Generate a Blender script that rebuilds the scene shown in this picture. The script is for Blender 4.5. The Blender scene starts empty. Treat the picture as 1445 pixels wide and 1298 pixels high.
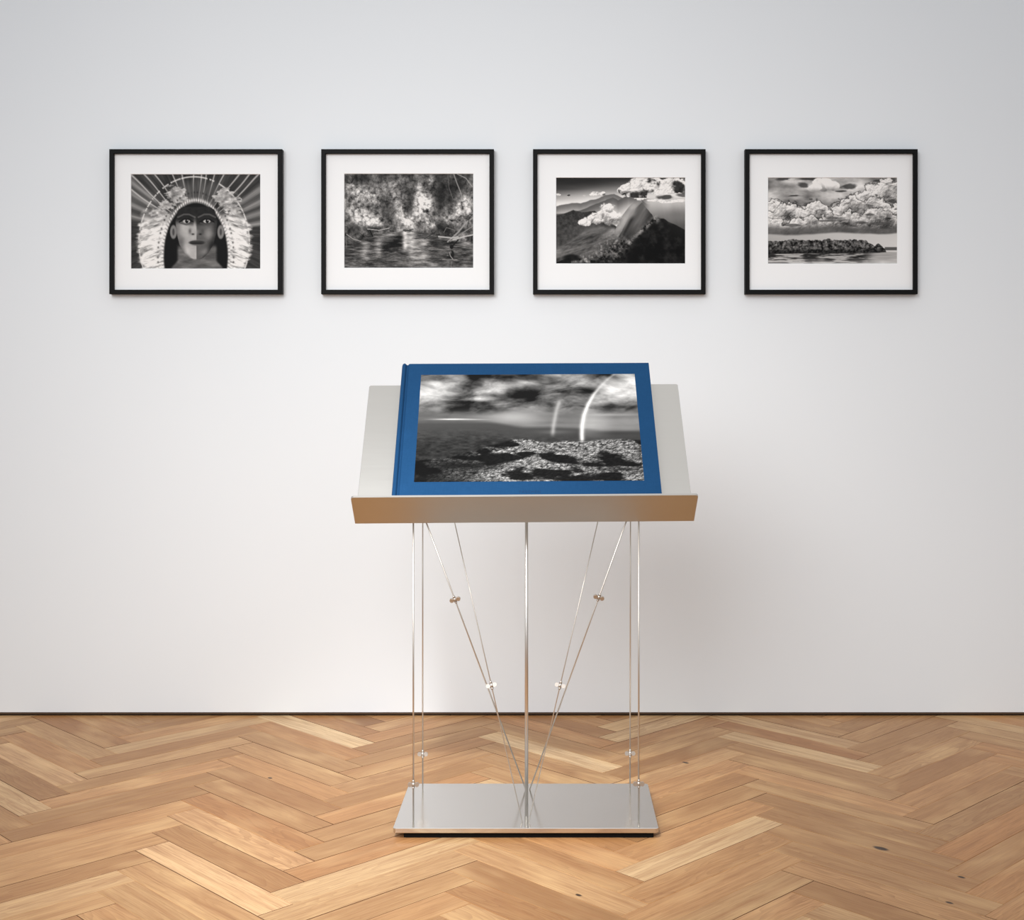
import bpy, bmesh, math, random
import numpy as np
from mathutils import Vector, Matrix

random.seed(7)
SC = bpy.context.scene
C = SC.collection
PI = math.pi

# ------------------------------------------------------------------ the camera
F = 1800.0                      # focal length in pixels of the 1445 wide frame
PX, PY = 780.0, 550.0           # principal point (the lens is shifted, the film stays parallel to the wall)
H = 1.18                        # eye height
WALL = 4.62                     # distance of the gallery wall
cam = bpy.data.cameras.new('camera')
cam.sensor_width = 36.0
cam.lens = 36.0 * F / 1445.0
cam.shift_x = -(PX - 722.5) / 1445.0
cam.shift_y = -(649.0 - PY) / 1445.0
co = bpy.data.objects.new('camera', cam)
C.objects.link(co)
co.location = (0, 0, H)
co.rotation_euler = (PI / 2, 0, 0)
SC.camera = co


def at(px, py, d):
    """a pixel of the photograph as a point at distance d"""
    return Vector(((px - PX) * d / F, d, H - (py - PY) * d / F))


# ------------------------------------------------------------------ node helpers
def srgb(r, g=None, b=None):
    if g is None:
        g = b = r
    f = lambda c: (c / 255 / 12.92) if c / 255 <= .04045 else ((c / 255 + .055) / 1.055) ** 2.4
    return (f(r), f(g), f(b), 1.0)


class N:
    """a small node-tree writer"""

    def __init__(s, name):
        s.m = bpy.data.materials.new(name)
        s.m.use_nodes = True
        s.t = s.m.node_tree
        s.b = s.t.nodes['Principled BSDF']

    def new(s, kind, **kw):
        n = s.t.nodes.new(kind)
        for k, v in kw.items():
            setattr(n, k, v)
        return n

    def link(s, a, b):
        s.t.links.new(a, b)

    def math(s, op, a, b=None, clamp=False):
        n = s.new('ShaderNodeMath', operation=op, use_clamp=clamp)
        for i, v in enumerate((a, b)):
            if v is None:
                continue
            if isinstance(v, (int, float)):
                n.inputs[i].default_value = v
            else:
                s.link(v, n.inputs[i])
        return n.outputs[0]

    def mix(s, fac, a, b, mode='MIX'):
        n = s.new('ShaderNodeMix', data_type='RGBA', blend_type=mode)
        for i, v in ((0, fac), (6, a), (7, b)):
            if isinstance(v, (int, float)):
                n.inputs[i].default_value = v
            elif isinstance(v, tuple):
                n.inputs[i].default_value = v
            else:
                s.link(v, n.inputs[i])
        return n.outputs[2]

    def noise(s, vec, scale, detail=2.0, rough=.5, dist=0.0):
        n = s.new('ShaderNodeTexNoise')
        n.inputs['Scale'].default_value = scale
        n.inputs['Detail'].default_value = detail
        n.inputs['Roughness'].default_value = rough
        n.inputs['Distortion'].default_value = dist
        s.link(vec, n.inputs['Vector'])
        return n.outputs[0]

    def mapping(s, vec, scale=(1, 1, 1), loc=(0, 0, 0), rot=(0, 0, 0)):
        n = s.new('ShaderNodeMapping')
        n.inputs['Scale'].default_value = scale
        n.inputs['Location'].default_value = loc
        n.inputs['Rotation'].default_value = rot
        s.link(vec, n.inputs['Vector'])
        return n.outputs[0]

    def ramp(s, fac, stops):
        n = s.new('ShaderNodeValToRGB')
        e = n.color_ramp.elements
        while len(e) < len(stops):
            e.new(.5)
        for el, (p, c) in zip(e, stops):
            el.position = p
            el.color = c
        s.link(fac, n.inputs[0])
        return n.outputs[0]

    def bump(s, h, strength, dist):
        n = s.new('ShaderNodeBump')
        n.inputs['Strength'].default_value = strength
        n.inputs['Distance'].default_value = dist
        s.link(h, n.inputs['Height'])
        s.link(n.outputs[0], s.b.inputs['Normal'])

    def set(s, **kw):
        for k, v in kw.items():
            s.b.inputs[k.replace('_', ' ')].default_value = v
        return s.m


# ------------------------------------------------------------------ materials
def m_wall():
    n = N('white_wall_paint')
    g = n.new('ShaderNodeNewGeometry').outputs['Position']
    a = n.noise(g, 1.3, 3)
    n.link(n.mix(a, (.812, .846, .868, 1), (.842, .874, .894, 1)), n.b.inputs['Base Color'])
    n.bump(n.noise(g, 420, 3), .12, .0006)
    return n.set(Roughness=.75)


def m_oak():
    n = N('oiled_oak')
    uv = n.new('ShaderNodeUVMap', uv_map='plank').outputs[0]
    at_ = n.new('ShaderNodeVertexColor', layer_name='tone')
    sep = n.new('ShaderNodeSeparateColor')
    n.link(at_.outputs[0], sep.inputs[0])
    tone, hue, kind = sep.outputs[0], sep.outputs[1], sep.outputs[2]
    # cathedral figure: warped growth rings along the plank
    warp = n.noise(n.mapping(uv, (2.6, 13, 1)), 1.0, 2, .5)
    sx = n.new('ShaderNodeSeparateXYZ')
    n.link(uv, sx.inputs[0])
    ring = n.math('ADD', n.math('MULTIPLY', sx.outputs[1], 62.0), n.math('MULTIPLY', warp, 13.0))
    ring = n.math('FRACT', ring)
    ring = n.math('POWER', ring, 2.2)
    ring = n.math('MULTIPLY', ring, n.math('ADD', n.math('MULTIPLY', kind, .75), .12))
    fine = n.noise(n.mapping(uv, (7, 240, 1)), 1.0, 4, .7)
    streak = n.noise(n.mapping(uv, (2.2, 46, 1)), 1.0, 3, .55, .6)
    blot = n.noise(n.mapping(uv, (3.2, 9, 1)), 1.0, 2, .5)
    base = n.ramp(tone, [(0, srgb(126, 87, 53)), (.3, srgb(162, 121, 79)), (.65, srgb(185, 147, 103)), (1, srgb(220, 189, 146))])
    base = n.mix(n.math('MULTIPLY', hue, .55), base, srgb(192, 134, 84))
    base = n.mix(n.math('MULTIPLY', ring, .62), base, srgb(128, 84, 50))
    base = n.mix(n.math('MULTIPLY', n.math('SUBTRACT', streak, .42, True), 2.2, True), base, srgb(146, 100, 62))
    base = n.mix(n.math('MULTIPLY', n.math('SUBTRACT', fine, .46, True), 2.6, True), base, srgb(130, 88, 54))
    base = n.mix(n.math('MULTIPLY', n.math('SUBTRACT', blot, .5, True), 1.4, True), base, srgb(226, 188, 136))
    # a few dark knots
    pos = n.new('ShaderNodeNewGeometry').outputs['Position']
    for (kx, ky, r) in ((.845, 3.283, .017), (.913, 2.936, .008), (.99, 3.09, .008), (-.86, 3.88, .007), (.06, 2.98, .008), (.42, 4.04, .01)):
        mp = n.new('ShaderNodeMapping', vector_type='TEXTURE')
        mp.inputs['Location'].default_value = (kx, ky, 0)
        mp.inputs['Rotation'].default_value = (0, 0, PI * .75)
        mp.inputs['Scale'].default_value = (1.5 * r, .8 * r, 1)
        n.link(pos, mp.inputs[0])
        q = mp.outputs[0]
        ln = n.new('ShaderNodeVectorMath', operation='LENGTH')
        n.link(q, ln.inputs[0])
        wob = n.math('ADD', ln.outputs[1], n.math('MULTIPLY', n.math('SUBTRACT', fine, .5), 1.3))
        k = n.math('MULTIPLY', n.math('SUBTRACT', 1.0, wob, True), 2.5, True)
        base = n.mix(k, base, srgb(58, 38, 24))
    n.link(base, n.b.inputs['Base Color'])
    n.link(n.math('ADD', n.math('MULTIPLY', fine, .16), .30), n.b.inputs['Roughness'])
    n.bump(n.math('ADD', fine, ring), .1, .0006)
    return n.set(Specular_IOR_Level=.16)


def m_metal(name, col, rough, brush=(400, 4, 4), amt=.08, metallic=1.0):
    n = N(name)
    o = n.new('ShaderNodeTexCoord').outputs['Object']
    g = n.noise(n.mapping(o, brush), 1.0, 3, .6)
    n.link(n.math('ADD', n.math('MULTIPLY', g, amt), rough - amt / 2), n.b.inputs['Roughness'])
    n.link(n.mix(g, tuple(c * .95 for c in col[:3]) + (1,), col), n.b.inputs['Base Color'])
    return n.set(Metallic=metallic)


def m_plain(name, col, rough=.5, spec=.5, grain=0.0, scale=200):
    n = N(name)
    o = n.new('ShaderNodeTexCoord').outputs['Object']
    g = n.noise(o, scale, 3)
    n.link(n.mix(g, tuple(c * (1 - grain) for c in col[:3]) + (1,), tuple(min(1, c * (1 + grain)) for c in col[:3]) + (1,)), n.b.inputs['Base Color'])
    return n.set(Roughness=rough, Specular_IOR_Level=spec)


def m_cloth():
    n = N('blue_book_cloth')
    o = n.new('ShaderNodeTexCoord').outputs['Object']
    a = n.noise(n.mapping(o, (900, 60, 60)), 1.0, 2)
    b = n.noise(n.mapping(o, (60, 900, 900)), 1.0, 2)
    c = n.noise(o, 22, 3)
    w = n.math('MULTIPLY', n.math('ADD', a, b), .5)
    col = n.mix(w, srgb(16, 56, 93), srgb(32, 76, 117))
    col = n.mix(n.math('MULTIPLY', n.math('SUBTRACT', c, .5, True), 1.2), col, srgb(30, 74, 117))
    n.link(col, n.b.inputs['Base Color'])
    n.bump(w, .35, .0005)
    return n.set(Roughness=.85, Specular_IOR_Level=.12)


def m_print(name, rough=.45):
    n = N(name)
    v = n.new('ShaderNodeVertexColor', layer_name='ink')
    n.link(v.outputs[0], n.b.inputs['Base Color'])
    return n.set(Roughness=rough, Specular_IOR_Level=.08)


M = dict(
    wall=m_wall(), oak=m_oak(),
    joint=m_plain('dark_floor_joint', srgb(92, 62, 40), .7, .2),
    trim=m_plain('brown_skirting_wood', srgb(84, 66, 51), .6, .2, .1, 60),
    shadow=m_plain('black_joint_shade', srgb(20, 16, 13), .9, .1),
    frame=m_plain('black_lacquered_wood', srgb(11, 11, 11), .55, .15, .15, 300),
    mat=m_plain('white_mat_board', (.92, .93, .93, 1), .9, .1, .01, 500),
    print=m_print('silver_gelatin_print'),
    steel=m_metal('brushed_steel_sheet', (.60, .585, .555, 1), .36, (6, 300, 300)),
    ledge=m_metal('brushed_steel_ledge', (.55, .53, .50, 1), .34, (6, 300, 300)),
    plate=m_metal('satin_steel_plate', (.74, .735, .72, 1), .16, (5, 160, 160), .08),
    wire=m_metal('steel_wire', (.64, .59, .53, 1), .42, (50, 50, 50)),
    clip=m_metal('satin_nickel_fitting', (.52, .47, .42, 1), .46, (50, 50, 50)),
    pole=m_metal('steel_rod', (.68, .64, .59, 1), .36, (50, 50, 5)),
    black=m_plain('black_rubber', srgb(10, 10, 10), .8, .2),
    cloth=m_cloth(),
    emboss=m_plain('pressed_blue_cloth', srgb(20, 54, 92), .7, .2),
    page=m_plain('page_edges', (.80, .78, .73, 1), .9, .1, .05, 900),
)


# ------------------------------------------------------------------ mesh helpers
def obj(name, bm, mat, parent=None, smooth=False, inv=None):
    me = bpy.data.meshes.new(name)
    bmesh.ops.recalc_face_normals(bm, faces=bm.faces[:])
    bm.to_mesh(me)
    bm.free()
    for m in (mat if isinstance(mat, (list, tuple)) else [mat]):
        me.materials.append(m)
    if smooth:
        for p in me.polygons:
            p.use_smooth = True
    o = bpy.data.objects.new(name, me)
    C.objects.link(o)
    if parent is not None:
        o.parent = parent
        if inv is not None:
            o.matrix_parent_inverse = inv
    return o


def thing(name, label, cat, loc, group=None):
    o = bpy.data.objects.new(name, None)
    o.empty_display_size = .05
    C.objects.link(o)
    o.location = loc
    o['label'] = label
    o['category'] = cat
    if group:
        o['group'] = group
    return o, Matrix.Translation(-Vector(loc))


def struct(name, bm, mat):
    o = obj(name, bm, mat)
    o['kind'] = 'structure'
    return o


def box(bm, lo, hi, bevel=0.0, seg=2, frame=None):
    vs = [bm.verts.new((x, y, z)) for x in (lo[0], hi[0]) for y in (lo[1], hi[1]) for z in (lo[2], hi[2])]
    q = [(0, 1, 3, 2), (4, 6, 7, 5), (0, 4, 5, 1), (2, 3, 7, 6), (0, 2, 6, 4), (1, 5, 7, 3)]
    fs = [bm.faces.new([vs[i] for i in f]) for f in q]
    out = list(vs)
    if bevel:
        es = list({e for f in fs for e in f.edges})
        r = bmesh.ops.bevel(bm, geom=es, offset=bevel, segments=seg, affect='EDGES', profile=.5)
        out = list({v for v in r['verts']} | {v for v in vs if v.is_valid})
    if frame:
        for v in out:
            v.co = frame(*v.co)
    return out


def rod(bm, a, b, r, r2=None, seg=16, caps=True):
    a, b = Vector(a), Vector(b)
    d = (b - a).normalized()
    p = d.orthogonal().normalized()
    q = d.cross(p)
    r2 = r if r2 is None else r2
    ra = [bm.verts.new(a + (p * math.cos(t) + q * math.sin(t)) * r) for t in [2 * PI * i / seg for i in range(seg)]]
    rb = [bm.verts.new(b + (p * math.cos(t) + q * math.sin(t)) * r2) for t in [2 * PI * i / seg for i in range(seg)]]
    for i in range(seg):
        f = bm.faces.new((ra[i], ra[(i + 1) % seg], rb[(i + 1) % seg], rb[i]))
        f.smooth = True
    if caps:
        bm.faces.new(ra[::-1])
        bm.faces.new(rb)


def rounded_slab(bm, x0, x1, y0, y1, z0, z1, r, edge=0.0, seg=6, frame=None):
    """a slab with rounded corners in plan and softly broken top and bottom edges"""
    pts = []
    for cx, cy, a0 in ((x1 - r, y1 - r, 0), (x0 + r, y1 - r, 90), (x0 + r, y0 + r, 180), (x1 - r, y0 + r, 270)):
        for i in range(seg + 1):
            t = math.radians(a0 + 90 * i / seg)
            pts.append((cx, cy, math.cos(t), math.sin(t)))
    lv = [(r - edge, z0), (r, z0 + edge), (r, z1 - edge), (r - edge, z1)] if edge else [(r, z0), (r, z1)]
    rings = []
    for rr, z in lv:
        ring = []
        for cx, cy, ux, uy in pts:
            c = (cx + ux * rr, cy + uy * rr, z)
            ring.append(bm.verts.new(frame(*c) if frame else c))
        rings.append(ring)
    n = len(pts)
    for a, b in zip(rings, rings[1:]):
        for i in range(n):
            bm.faces.new((a[i], a[(i + 1) % n], b[(i + 1) % n], b[i]))
    bm.faces.new(rings[0][::-1])
    bm.faces.new(rings[-1])


# ------------------------------------------------------------------ the setting
def build_floor():
    """oak herringbone, its zigzags running straight away from the viewer"""
    w, L = .0948, .5765
    r2 = math.sqrt(2)
    x_off = -1.070 + (w + L) / r2
    d_off = 3.268 - (w + L) / r2
    bm = bmesh.new()
    uvl = bm.loops.layers.uv.new('plank')
    col = bm.loops.layers.float_color.new('tone')
    rng = random.Random(41)

    def P(u, v, z):
        return ((u - v) / r2 + x_off, (u + v) / r2 + d_off, z)

    def plank(u0, u1, v0, v1, along_u):
        c = P((u0 + u1) / 2, (v0 + v1) / 2, 0)
        if not (-3.6 < c[0] < 3.6 and -2.2 < c[1] < WALL + .5):
            return
        e, dz = .0009 + .0006 * rng.random(), .0013
        lift = -.0005 * rng.random()
        o = (rng.random() * 40, rng.random() * 40)
        t = (min(1, max(0, rng.gauss(.52, .2))), rng.random() ** 2, rng.random() ** 1.5, 1)
        flip = rng.choice((1, -1))
        out = [(u0, v0), (u1, v0), (u1, v1), (u0, v1)]
        inn = [(u0 + e, v0 + e), (u1 - e, v0 + e), (u1 - e, v1 - e), (u0 + e, v1 - e)]
        vo = [bm.verts.new(P(a, b, -dz)) for a, b in out]
        vi = [bm.verts.new(P(a, b, lift)) for a, b in inn]
        dark = rng.random() < .5
        fs = [(bm.faces.new(vi), inn, 0)]
        for i in range(4):
            j = (i + 1) % 4
            fs.append((bm.faces.new((vo[i], vo[j], vi[j], vi[i])), [out[i], out[j], inn[j], inn[i]], 1 if dark else 0))
        for f, cs, mi in fs:
            f.material_index = mi
            for lp, (a, b) in zip(f.loops, cs):
                l, s = (a - u0, b - v0) if along_u else (b - v0, a - u0)
                lp[uvl].uv = (l * flip + o[0], s + o[1])
                lp[col] = t

    for n in range(-8, 9):
        for k in range(-60, 70):
            a, b = n * L, -n * L
            plank(k * w + a, k * w + L + a, k * w + b, k * w + w + b, True)
            plank(k * w + a, k * w + w + a, k * w + w + b, k * w + w + L + b, False)
    bmesh.ops.bisect_plane(bm, geom=bm.verts[:] + bm.edges[:] + bm.faces[:], plane_co=(0, WALL + .06, 0), plane_no=(0, 1, 0), clear_outer=True)
    return struct('floor', bm, [M['oak'], M['joint']])


build_floor()

bm = bmesh.new()
box(bm, (-3.6, WALL, .0125), (3.6, WALL + .22, 3.3))
struct('wall_back', bm, M['wall'])

bm = bmesh.new()                       # narrow brown skirting strip set back under the wall
box(bm, (-3.6, WALL + .002, .0045), (3.6, WALL + .05, .0124))
struct('baseboard_back', bm, M['trim'])
bm = bmesh.new()                       # black strip: shade of the joint under the skirting, put in as colour
box(bm, (-3.6, WALL + .008, -.001), (3.6, WALL + .05, .0045))
struct('joint_shade', bm, M['shadow'])


# ------------------------------------------------------------------ picture making (numpy, one grey value per grid point)
def lattice(seed):
    return np.random.RandomState(seed).rand(128, 128)


def vnoise(x, y, seed):
    g = lattice(seed)
    xi, yi = np.floor(x).astype(int), np.floor(y).astype(int)
    fx, fy = x - xi, y - yi
    fx, fy = fx * fx * (3 - 2 * fx), fy * fy * (3 - 2 * fy)
    a, b = g[yi % 128, xi % 128], g[yi % 128, (xi + 1) % 128]
    c, d = g[(yi + 1) % 128, xi % 128], g[(yi + 1) % 128, (xi + 1) % 128]
    return (a * (1 - fx) + b * fx) * (1 - fy) + (c * (1 - fx) + d * fx) * fy


def fbm(x, y, octv=5, seed=1, gain=.5):
    s, a, t = 0, 1.0, 0
    for i in range(octv):
        s = s + a * vnoise(x * 2 ** i + 7.3 * i, y * 2 ** i + 3.1 * i, seed + i)
        t += a
        a *= gain
    return s / t


def billow(x, y, octv=4, seed=1, gain=.55):
    s, a, t = 0, 1.0, 0
    for i in range(octv):
        s = s + a * (1 - np.abs(2 * vnoise(x * 2 ** i + 5.7 * i, y * 2 ** i + 1.9 * i, seed + i) - 1)) ** 1.3
        t += a
        a *= gain
    return s / t


def cells(x, y, seed):
    """round lobes parted by creases: 1 at the middle of a lobe, 0 in the creases"""
    rs = np.random.RandomState(seed)
    jx, jy = rs.rand(64, 64), rs.rand(64, 64)
    xi, yi = np.floor(x).astype(int), np.floor(y).astype(int)
    best = np.full_like(x, 9.0)
    for dx in (-1, 0, 1):
        for dy in (-1, 0, 1):
            cx, cy = xi + dx, yi + dy
            d = (cx + jx[cy % 64, cx % 64] - x) ** 2 + (cy + jy[cy % 64, cx % 64] - y) ** 2
            best = np.minimum(best, d)
    return np.clip(1 - best * 1.15, 0, 1)


def puff(x, y, octv=4, seed=1, gain=.5):
    s, a, t = 0, 1.0, 0
    wx, wy = .35 * (vnoise(x * 1.7, y * 1.7, seed + 90) - .5), .35 * (vnoise(x * 1.7 + 9, y * 1.7, seed + 91) - .5)
    for i in range(octv):
        s = s + a * cells((x + wx) * 2 ** i + 5.7 * i, (y + wy) * 2 ** i + 1.9 * i, seed + i)
        t += a
        a *= gain
    return s / t


def relief(h, k):
    """grey shading of a height field lit from the upper left"""
    gy, gx = np.gradient(h)
    return np.clip(-(gx * .6 + gy) * -k, -.5, .5)


def sm(a, b, x):
    t = np.clip((x - a) / (b - a), 0, 1)
    return t * t * (3 - 2 * t)


def curve(u, pts):
    return np.interp(u, [p[0] for p in pts], [p[1] for p in pts])


def over(img, val, alpha):
    return img * (1 - alpha) + val * alpha


def blob(u, v, cu, cv, ru, rv, p=1.0):
    return np.exp(-p * (((u - cu) / ru) ** 2 + ((v - cv) / rv) ** 2))


def seg_dist(x, y, a, b):
    dx, dy = b[0] - a[0], b[1] - a[1]
    t = np.clip(((x - a[0]) * dx + (y - a[1]) * dy) / (dx * dx + dy * dy + 1e-9), 0, 1)
    return np.hypot(x - a[0] - t * dx, y - a[1] - t * dy)


def stroke(img, u, v, asp, pts, wid, val, alpha=1.0):
    d = None
    for a, b in zip(pts, pts[1:]):
        e = seg_dist(u * asp, v, (a[0] * asp, a[1]), (b[0] * asp, b[1]))
        d = e if d is None else np.minimum(d, e)
    return over(img, val, alpha * (1 - sm(wid * .5, wid * 1.2, d)))


def grid_uv(nx, ny):
    return np.meshgrid(np.linspace(0, 1, nx), np.linspace(0, 1, ny))


def pic_portrait(nx, ny):
    """a person facing the viewer under a wide feather headdress"""
    u, v = grid_uv(nx, ny)
    A = 1.37
    x, y = (u - .5) * A, v - .62
    r, th = np.hypot(x, y), np.arctan2(x, -y)
    # dark fan of long feathers
    img = .0 + .26 * fbm(th * 9 + 30, r * 2.5, 4, 11) + .16 * fbm(th * 42 + 30, r * 4, 3, 12)
    for k, t in enumerate((-1.32, -1.16, -1.02, -.9, .98, 1.12, 1.27, 1.42)):
        band = np.exp(-((th - t) / .05) ** 2) * sm(.42, .6, r)
        img = over(img, .50 + .25 * fbm(th * 60, r * 3, 3, 40 + k), band * .8)
    for t in (-.98, -.86, -.74, -.62, -.36, -.22, -.05, .08, .17, .33, .46, .62, .74, .84):
        img = over(img, .80, np.exp(-((th - t + .02 * np.sin(r * 7 + t * 9)) / (.011)) ** 2) * sm(.3, .36, r) * .85)
    # grey feathers over the brow
    q = sm(.29, .34, r) * (1 - sm(.47, .62, r)) * (np.abs(th) < .62)
    img = over(img, .22 + .38 * fbm(th * 26 + 9, r * 5, 4, 21), q * .55)
    # thin hoop
    ex = np.hypot((u - .487) / .425, (v - .72) / .69)
    hoop = np.exp(-((ex - 1) / .012) ** 2)
    # white plumes down both sides
    ei = np.hypot((u - .5) / .245, (v - .86) / .56)
    side = sm(.34, .52, v + .16 * (fbm(u * 9, v * 9, 3, 5) - .5))
    plume = sm(1.0, 1.05, ei) * (1 - sm(.95, 1.06, ex + .22 * (fbm(u * 13, v * 26, 4, 8) - .5))) * side
    tex = 1.0 - 1.5 * np.clip(fbm(np.abs(u - .5) * 9 + v * 2, v * 30 - np.abs(u - .5) * 14, 5, 31, .65) - .42, 0, 1) - .35 * np.clip(fbm(u * 40, v * 50, 3, 33) - .5, 0, 1)
    img = over(img, np.clip(tex, .12, .95), plume)
    img = over(img, .9, hoop * .9 * (fbm(th * 30 + 50, r, 2, 77) > .36))
    # fluffy tufts above the brow
    for cu, cv, ru, rv in ((.34, .2, .075, .085), (.39, .26, .06, .05), (.28, .33, .06, .06), (.22, .40, .07, .06), (.71, .2, .055, .07), (.76, .28, .08, .08), (.79, .36, .07, .07), (.68, .25, .05, .05)):
        m = blob(u, v, cu, cv, ru, rv) + 1.5 * (fbm(u * 18 + cu * 9 + v * 8, v * 26, 4, 61, .7) - .5) * sm(.05, .3, blob(u, v, cu, cv, ru, rv))
        img = over(img, .55 + .7 * (fbm(u * 34, v * 34, 3, 62)) - .2, sm(.36, .6, m) * .92)
    # beaded band round the opening
    bead = np.exp(-((ei - 1.045) / .038) ** 2)
    ang = np.arctan2((u - .5) / .245, -(v - .86) / .56)
    img = over(img, .62 + .3 * (np.sin(ang * 95) > -.3), bead * .9)
    for k in range(46):
        a = -1.75 + 3.5 * k / 45
        c = (.5 + .245 * 1.19 * math.sin(a), .86 - .56 * 1.19 * math.cos(a))
        img = over(img, .16, .75 * blob(u, v, c[0], c[1], .0065, .011) * (1 if k % 3 else .3))
    # inside: black hair
    img = over(img, .05, 1 - sm(.97, 1.0, ei))
    # neck and shoulders
    neck = sm(.345, .375, u + .05 * sm(.9, 1, v)) * (1 - sm(.645, .675, u - .05 * sm(.9, 1, v))) * sm(.72, .8, v)
    img = over(img, .34 + .3 * (fbm(u * 14, v * 26, 4, 91) - .3), neck)
    # ears
    for cu in (.328, .692):
        img = over(img, .5, sm(.35, .6, blob(u, v, cu, .61, .03, .085)))
        img = over(img, .2, .7 * sm(.35, .7, blob(u, v, cu, .61, .011, .045)))
    # head
    fw = curve(v, [(.33, .09), (.38, .145), (.5, .166), (.62, .158), (.74, .135), (.83, .095), (.88, .055), (.905, .01)])
    fd = np.abs(u - .505) / fw
    face = (1 - sm(.94, 1.0, fd)) * sm(.335, .36, v) * (1 - sm(.885, .905, v))
    lit = np.where(u < .505, .70, .36)
    lit = over(lit, np.where(u < .505, .46, .2), sm(.6, 1.0, fd))
    lit = over(lit, .13, 1 - sm(.50, .58, v + .04 * np.abs(u - .505) / .16))      # dark band over brow and eyes
    lit = lit + .20 * blob(u, v, .60, .63, .035, .06) + .14 * blob(u, v, .57, .82, .04, .035) + .1 * blob(u, v, .43, .82, .03, .04)
    lit = lit - .16 * blob(u, v, .40, .70, .025, .05) - .1 * blob(u, v, .62, .74, .03, .06)
    lit = lit + .06 * (fbm(u * 40, v * 40, 3, 17) - .5)
    img = over(img, lit, face)
    # brow ridge, eyes, nose, mouth
    for s, cu in ((-1, .428), (1, .585)):
        img = stroke(img, u, v, A, [(cu - .065, .455), (cu - .02, .425), (cu + .02, .425), (cu + .065, .455)], .010, .36, .8)
        img = stroke(img, u, v, A, [(cu - .055, .505), (cu - .02, .478), (cu + .02, .478), (cu + .055, .505)], .008, .03, .9)
        img = over(img, .72, sm(.35, .6, blob(u, v, cu, .498, .032, .021)))
        img = over(img, .04, sm(.35, .6, blob(u, v, cu + .003, .496, .015, .024)))
        img = over(img, .85, .9 * blob(u, v, cu + .008, .487, .005, .006))
        img = stroke(img, u, v, A, [(cu - .05, .515), (cu, .535), (cu + .05, .515)], .007, .3, .8)
    img = over(img, .74, .8 * blob(u, v, .492, .555, .012, .07))
    img = over(img, .66, .8 * blob(u, v, .494, .612, .022, .026))
    img = over(img, .07, .9 * (blob(u, v, .478, .633, .011, .009) + blob(u, v, .535, .633, .011, .009)))
    img = over(img, .26, .7 * blob(u, v, .455, .6, .012, .03) + .5 * blob(u, v, .552, .6, .012, .03))
    img = over(img, .22, sm(.3, .6, blob(u, v, .508, .722, .068, .028)))
    img = over(img, .05, sm(.4, .8, blob(u, v, .508, .727, .062, .008)))
    img = over(img, .40, .7 * blob(u, v, .508, .748, .035, .010))
    img = over(img, .5, .5 * blob(u, v, .508, .695, .03, .008))
    return img


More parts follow.
